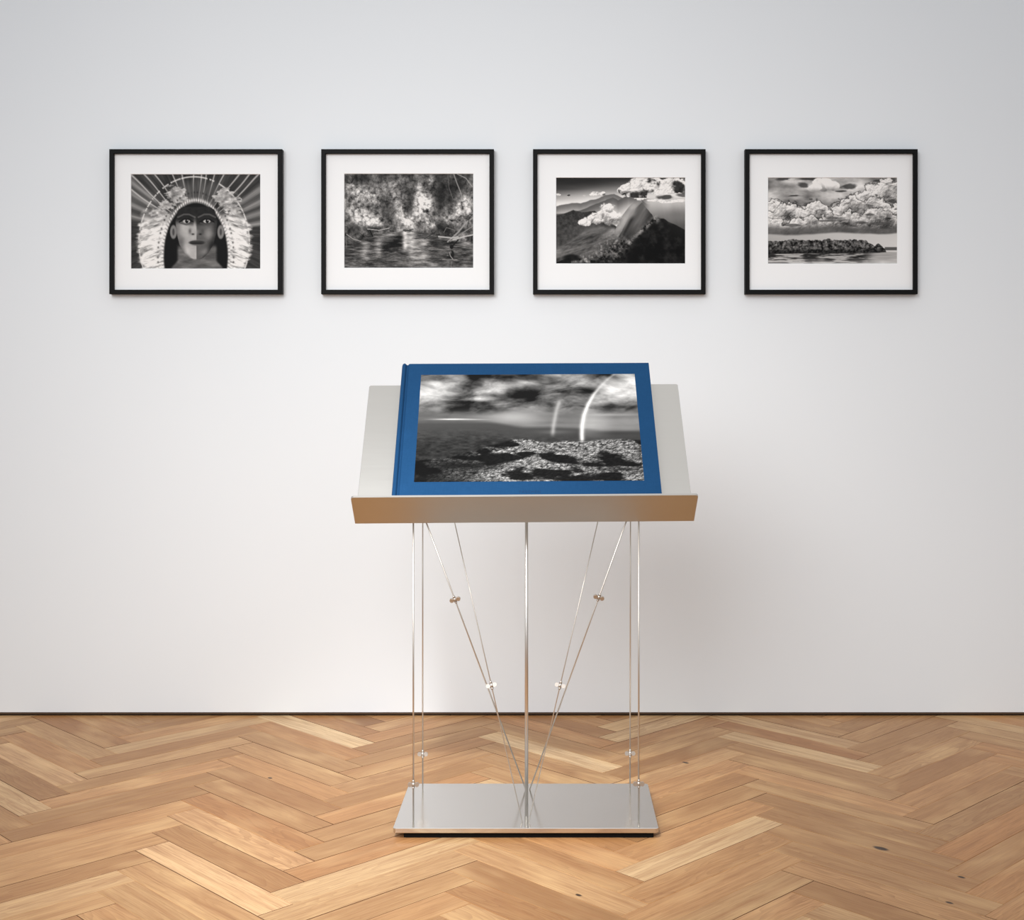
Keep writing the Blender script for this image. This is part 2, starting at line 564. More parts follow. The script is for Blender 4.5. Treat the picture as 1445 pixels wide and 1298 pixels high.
def pic_river(nx, ny):
    """a quiet river under dense trees with a small bather"""
    u, v = grid_uv(nx, ny)
    A = 1.375
    n1 = fbm(u * A * 15, v * 15, 6, 3, .7)
    n2 = puff(u * A * 20, v * 20, 3, 9, .7)
    lum = .30 + 0 * u
    for cu, cv, ru, rv, a in ((.06, .3, .09, .2, .14), (.12, .42, .05, .14, .26), (.18, .52, .05, .07, .22), (.25, .5, .06, .06, .3), (.17, .2, .06, .05, .2), (.24, .27, .07, .06, .28),
                              (.41, .24, .05, .07, .34), (.44, .38, .05, .08, .18), (.33, .12, .09, .05, .18), (.58, .38, .05, .12, .40), (.64, .32, .05, .10, .36), (.50, .53, .06, .07, .46),
                              (.66, .53, .05, .07, .42), (.58, .2, .025, .08, .34), (.82, .47, .06, .08, .28), (.95, .33, .07, .1, .36), (.9, .42, .06, .08, .22), (.03, .12, .05, .06, .2), (.68, .1, .04, .05, .2),
                              (.15, .05, .09, .07, -.2), (.73, .25, .05, .3, -.18), (.83, .2, .07, .22, -.14), (.51, .32, .04, .18, -.14), (.35, .45, .05, .12, -.14), (.08, .57, .08, .07, -.18), (.23, .58, .06, .03, -.24), (.75, .57, .07, .06, -.2), (.3, .3, .03, .1, -.14), (.9, .12, .06, .08, -.14)):
        lum = lum + a * blob(u, v, cu, cv, ru, rv)
    lum = np.clip(lum * (.7 + .6 * fbm(u * A * 7, v * 7, 3, 14)), .05, 1)
    leaf = puff(u * A * 26, v * 26, 3, 19, .75)
    tex = .25 + 1.5 * np.clip(n1 - .3, 0, 1) * (.45 + .8 * leaf) + .9 * (n2 - .5)
    img = np.clip(lum * np.clip(1.35 * tex - .18, 0, 2) * 1.22 + .02, .03, .92)
    # trunks and creepers at the right
    img = stroke(img, u, v, A, [(.80, 0), (.81, .15), (.84, .27), (.90, .30)], .0025, .55, .7)
    img = stroke(img, u, v, A, [(.845, 0), (.87, .10), (.90, .2), (.915, .27)], .007, .58, .85)
    img = stroke(img, u, v, A, [(.87, .005), (.94, .05), (.99, .14)], .006, .62, .8)
    # water
    vb = curve(u, [(0, .73), (.12, .71), (.2, .66), (.28, .635), (.45, .61), (.6, .62), (.72, .66), (.85, .70), (1, .73)]) + .02 * (fbm(u * 18, v * 0, 3, 6) - .5)
    wmask = sm(-.004, .006, v - vb)
    wat = .26 + .08 * sm(.75, 1, v) + .75 * (fbm(u * 16, v * 60, 4, 51, .7) - .5)
    for cu, ru, v0, v1, a in ((.47, .02, .6, .8, .55), (.52, .035, .6, .88, .45), (.61, .05, .68, .9, .34), (.16, .03, .72, .9, .28), (.27, .03, .68, .86, .28), (.36, .06, .62, .7, .22), (.4, .05, .66, .76, -.2), (.33, .05, .74, .84, -.12), (.56, .1, .88, 1, .14), (.95, .06, .7, .78, .3)):
        wat = wat + a * np.exp(-((u - cu) / ru) ** 2) * sm(v0 - .03, v0 + .02, v) * (1 - sm(v1 - .06, v1 + .06, v)) * (.6 + .8 * fbm(u * 30, v * 40, 3, 55))
    img = over(img, np.clip(wat, .05, .9), wmask)
    # fallen branches
    for pts, w, c in (([(.18, .585), (.27, .6), (.35, .575)], .005, .72), ([(.2, .6), (.22, .66)], .009, .05), ([(.02, .64), (.07, .69), (.13, .715)], .005, .62), ([(.015, .66), (.02, .78)], .003, .5),
                      ([(.8, .72), (.88, .62), (.94, .52), (1, .46)], .009, .62), ([(.82, .715), (.92, .62), (1, .55)], .006, .55), ([(.84, .70), (.93, .665), (1, .645)], .008, .78), ([(.73, .665), (.83, .68), (.88, .67)], .009, .74),
                      ([(.86, .60), (.79, .57), (.77, .62)], .003, .5), ([(.95, .56), (.97, .46), (1, .42)], .004, .12), ([(.47, .61), (.53, .59)], .005, .1), ([(.62, .69), (.7, .62)], .004, .12), ([(.88, .70), (.84, .76)], .008, .06)):
        img = stroke(img, u, v, A, pts, w, c, .9)
    # small bather
    img = over(img, .07, sm(.3, .6, blob(u, v, .83, .775, .016, .024)))
    img = over(img, .09, sm(.3, .6, blob(u, v, .828, .855, .024, .05)))
    img = stroke(img, u, v, A, [(.812, .83), (.82, .87), (.838, .9)], .005, .7, .8)
    img = over(img, .62, .7 * blob(u, v, .822, .83, .007, .016))
    img = stroke(img, u, v, A, [(.76, .908), (.81, .905), (.87, .912)], .003, .75, .7)
    img = stroke(img, u, v, A, [(.83, .93), (.825, .99)], .005, .55, .5)
    return img


def pic_mountain(nx, ny):
    """a steep peak between clouds and light shafts"""
    u, v = grid_uv(nx, ny)
    A = 1.505
    n = fbm(u * A * 9, v * 9, 5, 71)
    fine = fbm(u * A * 34, v * 34, 4, 75, .6)
    img = .16 + .78 * sm(.0, .30, v + .12 * (u - .4)) + .14 * (fbm(u * 3, v * 12, 4, 72) - .5)
    img = over(img, .13, .6 * blob(u, v, .05, .03, .35, .08))
    img = over(img, .22, .5 * blob(u, v, .08, .13, .12, .02))
    # far ridges in haze
    for pts, dark, fade, s in (([(0, .335), (.06, .31), (.13, .29), (.19, .30), (.27, .26), (.33, .24), (.38, .2), (.45, .19), (.52, .24), (.6, .22), (1, .3)], .42, .17, 1),
                               ([(0, .42), (.12, .40), (.2, .37), (.3, .31), (.44, .225), (.48, .26), (.56, .2), (.62, .21), (.7, .3), (1, .4)], .36, .2, 2)):
        t = curve(u, pts) + .012 * (fbm(u * 30, v * 0, 3, 80 + s) - .5)
        d = v - t
        img = over(img, np.clip(dark + .5 * sm(0, fade, d), 0, .9), sm(-.004, .01, d))
    # right haze with shafts
    t = curve(u, [(0, 2), (.62, 2), (.7, .3), (.8, .42), (1, .46)])
    img = over(img, .84 - .5 * sm(.0, .38, v - .22) + .12 * (fbm(u * 16 - v * 2, v * .6, 3, 85) - .5), sm(.66, .74, u) * sm(.2, .26, v))
    img = over(img, .46, .8 * blob(u, v, .93, .44, .1, .07))
    # left dark hill
    t = curve(u, [(0, .44), (.06, .42), (.135, .372), (.2, .40), (.3, .385), (.4, .5), (.5, .6), (1, 2)]) + .012 * (fbm(u * 26, v * 0, 3, 88) - .5)
    img = over(img, .20 + .22 * (fine - .45) + .06 * sm(0, .3, v - t), sm(-.004, .008, v - t))
    # lower textured slopes
    t = curve(u, [(0, .82), (.1, .74), (.22, .62), (.34, .56), (.45, .58), (.5, .66), (1, 1.2)])
    slope = .34 + .7 * (fbm(u * A * 8 + v * 6, v * 22 + u * 10, 5, 90, .6) - .48) + .10 * (1 - sm(0, .12, v - t))
    img = over(img, np.clip(slope, .05, .8), sm(-.02, .03, v - t))
    # second shoulder behind the peak
    t = curve(u, [(.44, .66), (.5, .46), (.56, .34), (.61, .265), (.66, .25), (.7, .4), (1, 2)])
    t = np.where(u < .45, 2, t)
    img = over(img, .52 + .22 * (n - .5), sm(0, .012, v - t) * (1 - sm(.6, .75, v)))
    # the central cloud
    for cu, cv, ru, rv in ((.40, .40, .075, .085), (.44, .46, .06, .09), (.34, .44, .06, .07), (.29, .49, .06, .05), (.23, .52, .05, .035), (.42, .35, .04, .05)):
        g = blob(u, v, cu, cv, ru, rv)
        pp = puff(u * A * 13, v * 13, 4, 95, .6)
        m = g + (1.0 * (pp - .55) + .9 * (fbm(u * A * 9, v * 9, 4, 96) - .5)) * np.minimum(1, g * 3)
        img = over(img, np.clip(.92 + .5 * (pp - .6) + relief(pp, 1.6) - .5 * sm(cv - .01, cv + .12, v + .2 * (fbm(u * 12, v * 12, 3, 98) - .5)), .4, .98), sm(.30, .62, m) * (1 - .5 * sm(cv + .04, cv + .12, v)))
    img = over(img, .45, .5 * blob(u, v, .3, .6, .14, .05))
    # the peak
    lt = curve(u, [(.46, .74), (.5, .64), (.56, .46), (.62, .34), (.665, .283), (.70, .35), (.75, .44), (.82, .7)])
    lt = np.where((u < .46) | (u > .8), 2, lt) + .01 * (fine - .5)
    pk = sm(0, .012, v - lt)
    sh = .36 + .30 * (fbm(u * 22 + v * 9, v * 4, 4, 101) - .5) - .14 * sm(.5, .72, v) - .1 * sm(.68, .75, u)
    sh = over(sh, .62, .6 * np.exp(-((u - (.60 - .28 * (v - .38))) / .022) ** 2))
    img = over(img, np.clip(sh, .06, .8), pk)
    img = over(img, .10, .75 * np.exp(-((u - (.595 - .34 * (v - .45))) / .018) ** 2) * sm(.42, .5, v) * (1 - sm(.68, .74, v)))
    # near dark flank at the right with a lit crest
    cr = curve(u, [(0, .98), (.1, .93), (.25, .95), (.4, .80), (.5, .72), (.56, .74), (.64, .62), (.7, .55), (.76, .46), (.83, .48), (.92, .54), (1, .6)]) + .03 * (fbm(u * 16, v * 0, 4, 105) - .5)
    d = v - cr
    fl = .035 + .10 * np.clip(fbm(u * A * 14, v * 14, 5, 108, .6) - .42, 0, 1) * 3 * sm(.2, .3, u * .4 + d)
    fl = fl + .07 * sm(.55, 1, u) * (1 - sm(0, .3, d))
    img = over(img, fl, sm(-.005, .012, d))
    crest = np.exp(-((d - .02) / .035) ** 2) * (u > .12) * (1 - sm(.78, .82, u))
    img = over(img, np.clip(.40 + .95 * (fine - .45), .03, .85), crest * sm(.35, .55, fine + .1))
    low = blob(u, v, .42, .84, .1, .13) + .7 * blob(u, v, .22, .93, .14, .05) + .5 * blob(u, v, .5, .76, .06, .08)
    img = over(img, np.clip(.18 + 1.25 * (fine - .42), .02, .85), np.clip(low, 0, 1) * sm(.32, .5, fine))
    img = over(img, .02, .85 * sm(.5, .9, blob(u, v, .12, .93, .1, .07)))
    # cloud bank top right with dark cores
    vc = curve(u, [(0, .2), (.5, .15), (.58, .13), (.66, .11), (.72, .09), (.8, .11), (.9, .10), (1, .12)])
    hw = curve(u, [(0, .02), (.46, .02), (.52, .05), (.6, .09), (.66, .13), (.72, .10), (.8, .085), (.9, .08), (1, .08)])
    tot = np.exp(-((v - vc) / hw) ** 2) * sm(.45, .53, u)
    for cu, cv, ru, rv in ((.31, .185, .035, .02), (.36, .185, .02, .02), (.28, .20, .02, .01), (.78, .268, .07, .013), (.95, .27, .06, .015), (.015, .2, .02, .012), (.86, .285, .05, .01), (.10, .205, .01, .008), (.22, .21, .01, .007)):
        tot = np.maximum(tot, .9 * blob(u, v, cu, cv, ru, rv))
    pf = puff(u * A * 14, v * 15, 4, 111, .65)
    fb = fbm(u * A * 8, v * 9, 4, 112) - .5
    m = tot + (1.0 * (pf - .55) + 1.3 * fb) * np.minimum(1, tot * 3)
    c = .84 + .5 * (pf - .55) + relief(pf, 1.3)
    shade = sm(.40, .56, fbm(u * A * 7 + 3, v * 9 + 1, 4, 116)) * sm(.50, .78, m + .25 * (v - vc) / hw) * (v < .24)
    c = over(c, .09 + .25 * (pf - .5), .95 * shade)
    img = over(img, np.clip(c, .05, .98), sm(.30, .46, m))
    img = over(img, .22 + .1 * fb, .85 * sm(.3, .7, blob(u, v, .84, .228, .09, .034) + .9 * fb))
    img = over(img, .24 + .1 * fb, .75 * sm(.3, .7, blob(u, v, .98, .205, .07, .026) + .9 * fb))
    # light shafts
    img = img + .16 * np.exp(-((u - (.57 - .42 * (v - .4))) / .03) ** 2) * sm(.25, .36, v) * (1 - sm(.55, .7, v))
    return img


def pic_clouds(nx, ny):
    """heaped clouds above a low wooded shore"""
    u, v = grid_uv(nx, ny)
    A = 1.502
    img = .68 + .95 * (fbm(u * A * 4, v * 9, 5, 201) - .5)
    for cu, cv, ru, rv in ((.63, .105, .055, .028), (.28, .09, .04, .03), (.2, .21, .06, .012), (.35, .02, .12, .018), (.12, .02, .05, .02), (.55, .16, .06, .012), (.95, .28, .04, .018), (.84, .04, .05, .02)):
        img = over(img, .2, .8 * sm(.25, .75, blob(u, v, cu, cv, ru, rv) + 1.3 * (fbm(u * 14, v * 26, 4, 205) - .5) * sm(.02, .3, blob(u, v, cu, cv, ru * 1.3, rv * 1.3))))
    for cu, cv, ru, rv in ((.42, .08, .07, .07), (.5, .1, .05, .05), (.36, .12, .05, .04)):
        g = blob(u, v, cu, cv, ru, rv)
        m = g + .8 * (puff(u * A * 9, v * 10, 4, 208) - .55) * np.minimum(1, g * 3)
        img = over(img, .95 - .5 * sm(.02, .14, v - cv + .05) + .2 * (puff(u * A * 14, v * 14, 3, 209) - .5), sm(.3, .5, m))
    layers = (([(0, .30), (.1, .33), (.2, .36), (.35, .40), (.5, .37), (.6, .30), (.68, .25), (.78, .14), (.88, .08), (.95, .07), (1, .10)], .36, .50, 2),
              ([(0, .44), (.08, .40), (.13, .33), (.2, .36), (.27, .41), (.33, .34), (.4, .31), (.45, .38), (.52, .42), (.58, .32), (.63, .26), (.70, .30), (.77, .30), (.84, .28), (.9, .32), (1, .38)], .30, .40, 3),
              ([(0, .50), (.12, .55), (.25, .51), (.36, .47), (.44, .52), (.5, .45), (.56, .49), (.62, .43), (.7, .48), (.8, .40), (.88, .42), (1, .46)], .24, .38, 4))
    for pts, dep, dark, s in layers:
        b = puff(u * A * 7 + s * 3.7, v * 8 + s, 4, 210 + s * 7, .55)
        w2 = .04 * (fbm(u * A * 16, v * 16, 3, 270 + s) - .5)
        d = v - curve(u + w2, pts) + .20 * (b - .55) + .05 * (fbm(u * A * 22, v * 22, 4, 250 + s) - .5)
        img = over(img, .22, .7 * np.exp(-((d + .007) / .009) ** 2))
        b2 = puff(u * A * 12 + s, v * 13, 4, 265 + s, .6)
        tone = .90 - (.90 - dark) * sm(.0, dep, d) + .45 * (b2 - .6) + relief(b, 2.2) + relief(b2, 1.0) - .5 * np.clip(fbm(u * A * 5 + s, v * 9 + s, 4, 260 + s) - .47, 0, 1) * 2
        img = over(img, np.clip(tone, .14, .96), sm(0, .010, d))
    for cu, cv, ru, rv in ((.5, .47, .06, .022), (.45, .5, .09, .018), (.78, .43, .05, .02), (.96, .28, .05, .025), (.72, .52, .06, .02), (.2, .55, .1, .02), (.88, .53, .1, .025)):
        img = over(img, .26, .7 * sm(.35, .8, blob(u, v, cu, cv, ru, rv) + .5 * (fbm(u * 20, v * 30, 3, 207) - .5)))
    # flat dark base of the bank, clear strip below
    base = .60 + .012 * np.sin(u * 9) + .02 * (fbm(u * 8, v * 3, 3, 290) - .5)
    img = over(img, .34 + .18 * (fbm(u * 6, v * 18, 4, 291) - .4), sm(-.07, .0, v - base) * .85)
    strip = base + .055 - .02 * u
    img = over(img, .70 + .14 * u + .06 * (fbm(u * 4, v * 12, 3, 292) - .5), sm(-.012, .018, v - strip))
    # wooded shore
    top = curve(u, [(0, .735), (.1, .745), (.2, .72), (.3, .73), (.4, .725), (.47, .715), (.55, .735), (.66, .72), (.76, .735), (.8, .775), (.825, .80), (.85, .77), (.88, .785), (.905, .83), (.915, .87), (.92, 2)])
    top = top - .035 * (puff(u * 26, v * 0 + 3.3, 2, 300) - .5)
    bot = curve(u, [(0, .885), (.3, .875), (.6, .87), (.85, .868), (.92, .86)])
    tr = -.02 + .50 * puff(u * A * 19, v * 19, 3, 305, .6) ** 1.5 + .6 * relief(puff(u * A * 19, v * 19, 2, 305, .6), 1.5) + .5 * (fbm(u * A * 50, v * 50, 2, 308) - .5)
    tr = tr * (1 - .6 * sm(.80, .87, v))
    # water
    wat = .68 + .10 * sm(.9, 1, v)
    wat = wat - .5 * sm(.42, .6, fbm(u * 9, v * 60, 4, 310)) * (1 - sm(.70, .86, u + .1 * (v - .9))) * (1 - .55 * sm(.93, 1, v))
    wat = wat + .2 * blob(u, v, .42, .94, .025, .03) + .2 * (fbm(u * 10, v * 80, 3, 312) - .5)
    img = over(img, np.clip(wat, .15, .95), sm(-.004, .004, v - bot))
    img = over(img, .36, sm(.90, .905, u) * sm(.802, .806, v) * (1 - sm(.838, .842, v)))
    img = over(img, np.clip(tr, .04, .66), sm(0, .008, v - top) * (1 - sm(-.004, .006, v - bot)))
    return img


def pic_rainbow(nx, ny):
    """a wooded plain under storm clouds with the end of a rainbow"""
    u, v = grid_uv(nx, ny)
    A = 1.563
    w = fbm(u * A * 3, v * 4, 3, 401) - .5
    c = fbm(u * A * 3.6 + w * .6, v * 6 + w * .6, 6, 405, .55)
    pf = puff(u * A * 3.2 + w * .6, v * 6.5 + w * .6, 3, 408, .45)
    img = .47 + 1.5 * (c - .5) + .4 * (pf - .62) + .35 * relief(pf, 5)
    for cu, cv, ru, rv, a in ((.12, .13, .13, .07, .16), (.17, .2, .1, .04, .22), (.3, .16, .08, .05, .12), (.27, .245, .06, .025, .42), (.35, .30, .05, .03, .25), (.48, .1, .06, .05, .2), (.62, .12, .05, .03, .2), (.74, .08, .07, .07, .34), (.94, .2, .12, .09, .34), (.84, .06, .06, .05, .15), (.97, .06, .06, .06, .2),
                              (.02, .04, .1, .06, -.3), (.35, .03, .12, .04, -.25), (.45, .22, .09, .06, -.28), (.2, .27, .14, .02, -.25), (.67, .2, .08, .05, -.26), (.8, .17, .06, .03, -.2), (.58, .3, .1, .03, -.1), (.9, .32, .1, .02, -.12), (.05, .31, .08, .03, -.15), (.55, .04, .08, .03, -.15)):
        img = img + a * blob(u, v, cu, cv, ru, rv)
    img = np.clip(img, .08, .93)
    # hazy band under the clouds
    hz = sm(.30, .40, v + .05 * (c - .5))
    img = over(img, .36 + .10 * u + .16 * (fbm(u * 3, v * 22, 4, 411) - .5), hz * .9)
    img = over(img, .72, .75 * blob(u, v, .43, .42, .13, .07))
    img = over(img, .92, .9 * blob(u, v, .15, .434, .075, .006) + .4 * blob(u, v, .25, .438, .07, .005))
    img = over(img, .7, .5 * blob(u, v, .9, .40, .12, .012))
    img = over(img, .62, .35 * sm(.6, .8, u) * blob(u, v, .85, .48, .3, .06))
    # plain
    g = v - (.455 + .05 * sm(.3, .5, u) * (1 - sm(.62, .8, u)) + .09 * sm(.6, .85, u))
    land = .27 - .12 * sm(.0, .3, g) + .10 * (fbm(u * A * 26, v * 60, 4, 421, .6) - .5) * sm(.02, .2, g) * 2
    img = over(img, land, sm(-.01, .03, g))
    img = over(img, .22, .6 * blob(u, v, .84, .575, .2, .018))
    img = over(img, .5, .4 * blob(u, v, .62, .56, .08, .02))
    # wooded ridges
    for pts, s, lo in (([(.0, .80), (.12, .79), (.25, .72), (.32, .67), (.42, .62), (.5, .615), (.6, .645), (.68, .63), (.75, .645), (.85, .62), (1, .63)], 1, .80),
                       ([(0, .80), (.1, .79), (.2, .80), (.3, .86), (.45, .80), (.55, .74), (.7, .73), (1, .71)], 2, .95),
                       ([(0, 1.0), (.2, .97), (.3, .90), (.4, .86), (.55, .83), (.65, .84), (.8, .87), (1, .84)], 3, 1.0)):
        d = v - curve(u, pts) - .03 * (fbm(u * 9, v * 4, 3, 430 + s) - .5)
        sh = fbm(u * A * 5 + s * 4 - v * 6, v * 12 + u * 3, 4, 441 + s)
        cell = puff(u * A * 38, v * 54, 3, 450 + s, .7)
        t = (.55 * cell ** 1.4 + .8 * relief(cell, 1.6)) * (.5 + 1.0 * fbm(u * A * 50, v * 60, 2, 455))
        t = t * (.10 + .90 * sm(.44, .60, sh + .07 - .5 * np.clip(d - .03, 0, .2))) + .03
        t = t * (.45 + .65 * sm(.1, .45, u))
        img = over(img, np.clip(t, .02, .85), sm(-.004, .02, d))
    img = over(img, .04, .8 * blob(u, v, .22, .86, .17, .035) + .6 * blob(u, v, .06, .97, .1, .05) + .6 * blob(u, v, .9, .9, .12, .02))
    # rainbow
    cx, cy, R = 1.38, .92, .675
    rr = np.hypot((u - .5) * A - (cx - .5) * A * 1.0 + .0, v - cy)
    arc_u = curve(v, [(0, .905), (.05, .872), (.1, .845), (.2, .803), (.3, .773), (.4, .752), (.5, .741), (.58, .738), (.66, .738)])
    dd = (u - arc_u)
    fade = (.45 + .55 * sm(.05, .3, v)) * (1 - sm(.62, .67, v))
    img = over(img, .97, .95 * fade * np.exp(-(dd / .010) ** 2))
    img = img + .16 * sm(-.006, .02, dd) * (1 - sm(.03, .16, dd)) * (1 - sm(.55, .66, v))
    arc2 = curve(v, [(.2, .655), (.35, .628), (.5, .612), (.62, .605)])
    img = over(img, .8, .6 * np.exp(-((u - arc2) / .010) ** 2) * sm(.22, .3, v) * (1 - sm(.55, .62, v)))
    return img


def print_mesh(name, img, fn, parent, inv, gain=1.0):
    """a sheet whose ink follows img; fn(u, v) gives the sheet's points"""
    ny, nx = img.shape
    u, v = grid_uv(nx, ny)
    pts = fn(u.ravel(), v.ravel())
    idx = np.arange(nx * ny).reshape(ny, nx)
    quads = np.stack([idx[:-1, :-1], idx[1:, :-1], idx[1:, 1:], idx[:-1, 1:]], -1).reshape(-1, 4)
    me = bpy.data.meshes.new(name)
    me.vertices.add(nx * ny)
    me.vertices.foreach_set('co', pts.astype(np.float32).ravel())
    me.loops.add(quads.size)
    me.loops.foreach_set('vertex_index', quads.astype(np.int32).ravel())
    me.polygons.add(len(quads))
    me.polygons.foreach_set('loop_start', np.arange(0, quads.size, 4, dtype=np.int32))
    g = np.clip(img, .02, .96).ravel()
    lin = np.where(g <= .04045, g / 12.92, ((g + .055) / 1.055) ** 2.4) * gain
    col = np.stack([lin, lin * .975, lin * .94, np.ones_like(lin)], -1)
    a = me.color_attributes.new('ink', 'FLOAT_COLOR', 'POINT')
    a.data.foreach_set('color', col.astype(np.float32).ravel())
    me.materials.append(M['print'])
    me.update()
    me.validate()
    o = bpy.data.objects.new(name, me)
    C.objects.link(o)
    o.parent = parent
    if inv is not None:
        o.matrix_parent_inverse = inv
    return o


# ------------------------------------------------------------------ the four framed photographs
def framed_picture(fx0, fx1, px, py, maker, label):
    """a black frame, its mat with a bevelled window and the print behind it"""
    d = WALL - .027                                   # front of the moulding
    a, b = at(fx0, 210.3, d), at(fx1, 414.9, d)
    t, inv = thing('framed_picture', label, 'framed photograph', ((a.x + b.x) / 2, WALL, b.z), 'framed black and white photographs on the wall')
    bm = bmesh.new()
    wid = 6.2 * d / F
    # mitred moulding: an outline swept round the four corners
    prof = [(0, WALL - .0005), (0, d + .0012), (.0012, d), (wid - .0012, d), (wid, d + .0012), (wid, WALL - .009), (wid - .004, WALL - .009), (wid - .004, WALL - .0005)]
    rings = []
    for sx, sz in ((0, 0), (1, 0), (1, 1), (0, 1)):
        ring = []
        for off, yy in prof:
            ring.append(bm.verts.new(((b.x - off) if sx else (a.x + off), yy, (b.z + off) if sz else (a.z - off))))
        rings.append(ring)
    k = len(prof)
    for i in range(4):
        p, q = rings[i], rings[(i + 1) % 4]
        for j in range(k):
            bm.faces.new((p[j], p[(j + 1) % k], q[(j + 1) % k], q[j]))
    obj('moulding', bm, M['frame'], t, inv=inv)
    # mat with window
    ym = WALL - .0145
    w0, w1 = at(px[0], py[0], ym), at(px[1], py[1], ym)
    o0, o1 = (a.x + wid - .001, a.z - wid + .001), (b.x - wid + .001, b.z + wid - .001)
    bm = bmesh.new()
    def loop(x0, z0, x1, z1, y):
        return [bm.verts.new(c) for c in ((x0, y, z0), (x1, y, z0), (x1, y, z1), (x0, y, z1))]
    A_ = loop(o0[0], o0[1], o1[0], o1[1], ym)
    W_ = loop(w0.x - .0012, w0.z + .0012, w1.x + .0012, w1.z - .0012, ym)
    V_ = loop(w0.x, w0.z, w1.x, w1.z, ym + .002)
    B_ = loop(o0[0], o0[1], o1[0], o1[1], ym + .002)
    for p, q in ((A_, W_), (W_, V_), (V_, B_), (B_, A_)):
        for i in range(4):
            bm.faces.new((p[i], p[(i + 1) % 4], q[(i + 1) % 4], q[i]))
    obj('mat_board', bm, M['mat'], t, inv=inv)['label'] = 'white mat board with a bevelled window'
    yp = ym + .0026
    img = maker(int(round((px[1] - px[0]) * 1.7)), int(round((py[1] - py[0]) * 1.7)))
    e = .002
    def fn(u, v):
        return np.stack([w0.x - e + (w1.x - w0.x + 2 * e) * u, np.full_like(u, yp), w0.z + e + (w1.z - w0.z - 2 * e) * v], -1)
    print_mesh('print', img, fn, t, inv)['label'] = 'black and white photographic print'
    bm = bmesh.new()
    box(bm, (a.x + wid - .003, WALL - .0105, b.z + wid - .003), (b.x - wid + .003, WALL - .0085, a.z - wid + .003))
    obj('backing_board', bm, M['mat'], t, inv=inv)


framed_picture(154.0, 397.9, (185.0, 367.0), (246.0, 378.8), pic_portrait, 'black framed photograph of a person in a white feather headdress, on the white wall')
framed_picture(453.1, 696.8, (486.0, 667.6), (245.3, 377.7), pic_river, 'black framed photograph of a forest river with a small bather, on the white wall')
framed_picture(752.1, 995.8, (785.0, 966.8), (250.8, 371.6), pic_mountain, 'black framed photograph of a pointed mountain peak among clouds, on the white wall')
framed_picture(1051.6, 1295.2, (1084.1, 1265.9), (250.8, 371.8), pic_clouds, 'black framed photograph of heaped clouds over a low wooded shore, on the white wall')

# ------------------------------------------------------------------ the lectern
XC = -.0715
stand, SI = thing('lectern', 'steel reading lectern on thin crossed wires and a flat base plate, holding the blue book', 'lectern', (XC, 3.54, 0))
Y0, Y1 = 3.35, 3.73
PT = .029                                            # top of the base plate
bm = bmesh.new()
rounded_slab(bm, XC - .349, XC + .350, Y0, Y1, .0158, PT, .010, .0012)
base_plate = obj('base_plate', bm, M['plate'], stand, inv=SI)
bm = bmesh.new()
rounded_slab(bm, XC - .322, XC + .338, Y0 + .012, Y1 - .012, .0002, .0160, .006)
pl = obj('plinth', bm, M['black'], stand, inv=SI)
pl['label'] = 'black recessed plinth under the plate'

# reading desk: an L-shaped fold of sheet, panel leaning back, ledge square to it
TH = math.radians(42.9)
ST, CT = math.sin(TH), math.cos(TH)
FOLD = Vector((-.0733, 3.3825, .836))
YAW, ROLL = math.radians(1.5), math.radians(.28)
ROT = Matrix.Rotation(YAW, 3, 'Z') @ Matrix.Rotation(-ROLL, 3, 'Y')


def desk(x, s, t):
    """desk coordinates: x across, s up the panel, t out of the panel"""
    return FOLD + ROT @ Vector((x, ST * s - CT * t, CT * s + ST * t))


bm = bmesh.new()
rounded_slab(bm, -.4488, .4490, .0005, .490, -.004, 0, .006, .0006, frame=desk)
obj('desk_panel', bm, M['steel'], stand, inv=SI)
bm = bmesh.new()
LG = .107


def ledge_frame(x, t, s):
    return desk(x, s, t)


# square bottom corners at the fold, rounded ones at the free edge
r, pts = .008, []
for cx, cy, a0 in ((.4497 - r, LG - r, 0), (-.4497 + r, LG - r, 90)):
    for i in range(7):
        a = math.radians(a0 + 90 * i / 6)
        pts.append((cx + r * math.cos(a), cy + r * math.sin(a)))
pts += [(-.4490, -.004), (.4490, -.004)]
lo = [bm.verts.new(desk(x, -.0060, t)) for x, t in pts]
hi = [bm.verts.new(desk(x, 0, t)) for x, t in pts]
for i in range(len(pts)):
    j = (i + 1) % len(pts)
    bm.faces.new((lo[i], lo[j], hi[j], hi[i]))
bm.faces.new(lo[::-1])
bm.faces.new(hi)
bmesh.ops.bevel(bm, geom=[e for e in bm.edges if e.calc_face_angle(0) > .8], offset=.0007, segments=2, affect='EDGES')
obj('book_ledge', bm, M['ledge'], stand, inv=SI)


def under(x, y):
    """height of the panel's underside above a floor point"""
    s = (y - FOLD.y - CT * .004) / ST
    return desk(x - FOLD.x, max(.004, s), -.004).z


# pole
bm = bmesh.new()
yp = 3.447
xp = -.0709
rod(bm, (xp, yp, PT), (xp, yp, under(xp, yp) + .002), .0049, .0044, 24)
obj('pole', bm, M['pole'], stand, inv=SI)


def tensioner(bm, p, d, side):
    """barrel on the wire with two thumb discs"""
    d = d.normalized()
    rod(bm, p - d * .0115, p - d * .006, .0026, .0042, 14)
    rod(bm, p - d * .006, p + d * .006, .0042, .0042, 14)
    rod(bm, p + d * .006, p + d * .0125, .0042, .0026, 14)
    s = side - d * side.dot(d)
    s.normalize()
    nrm = d.cross(s)
    rod(bm, p - s * .006, p + s * .006, .0022, None, 10)
    for k in (-1, 1):
        c = p + s * (.0092 * k)
        rod(bm, c - nrm * .0026, c + nrm * .0026, .0060, None, 18)


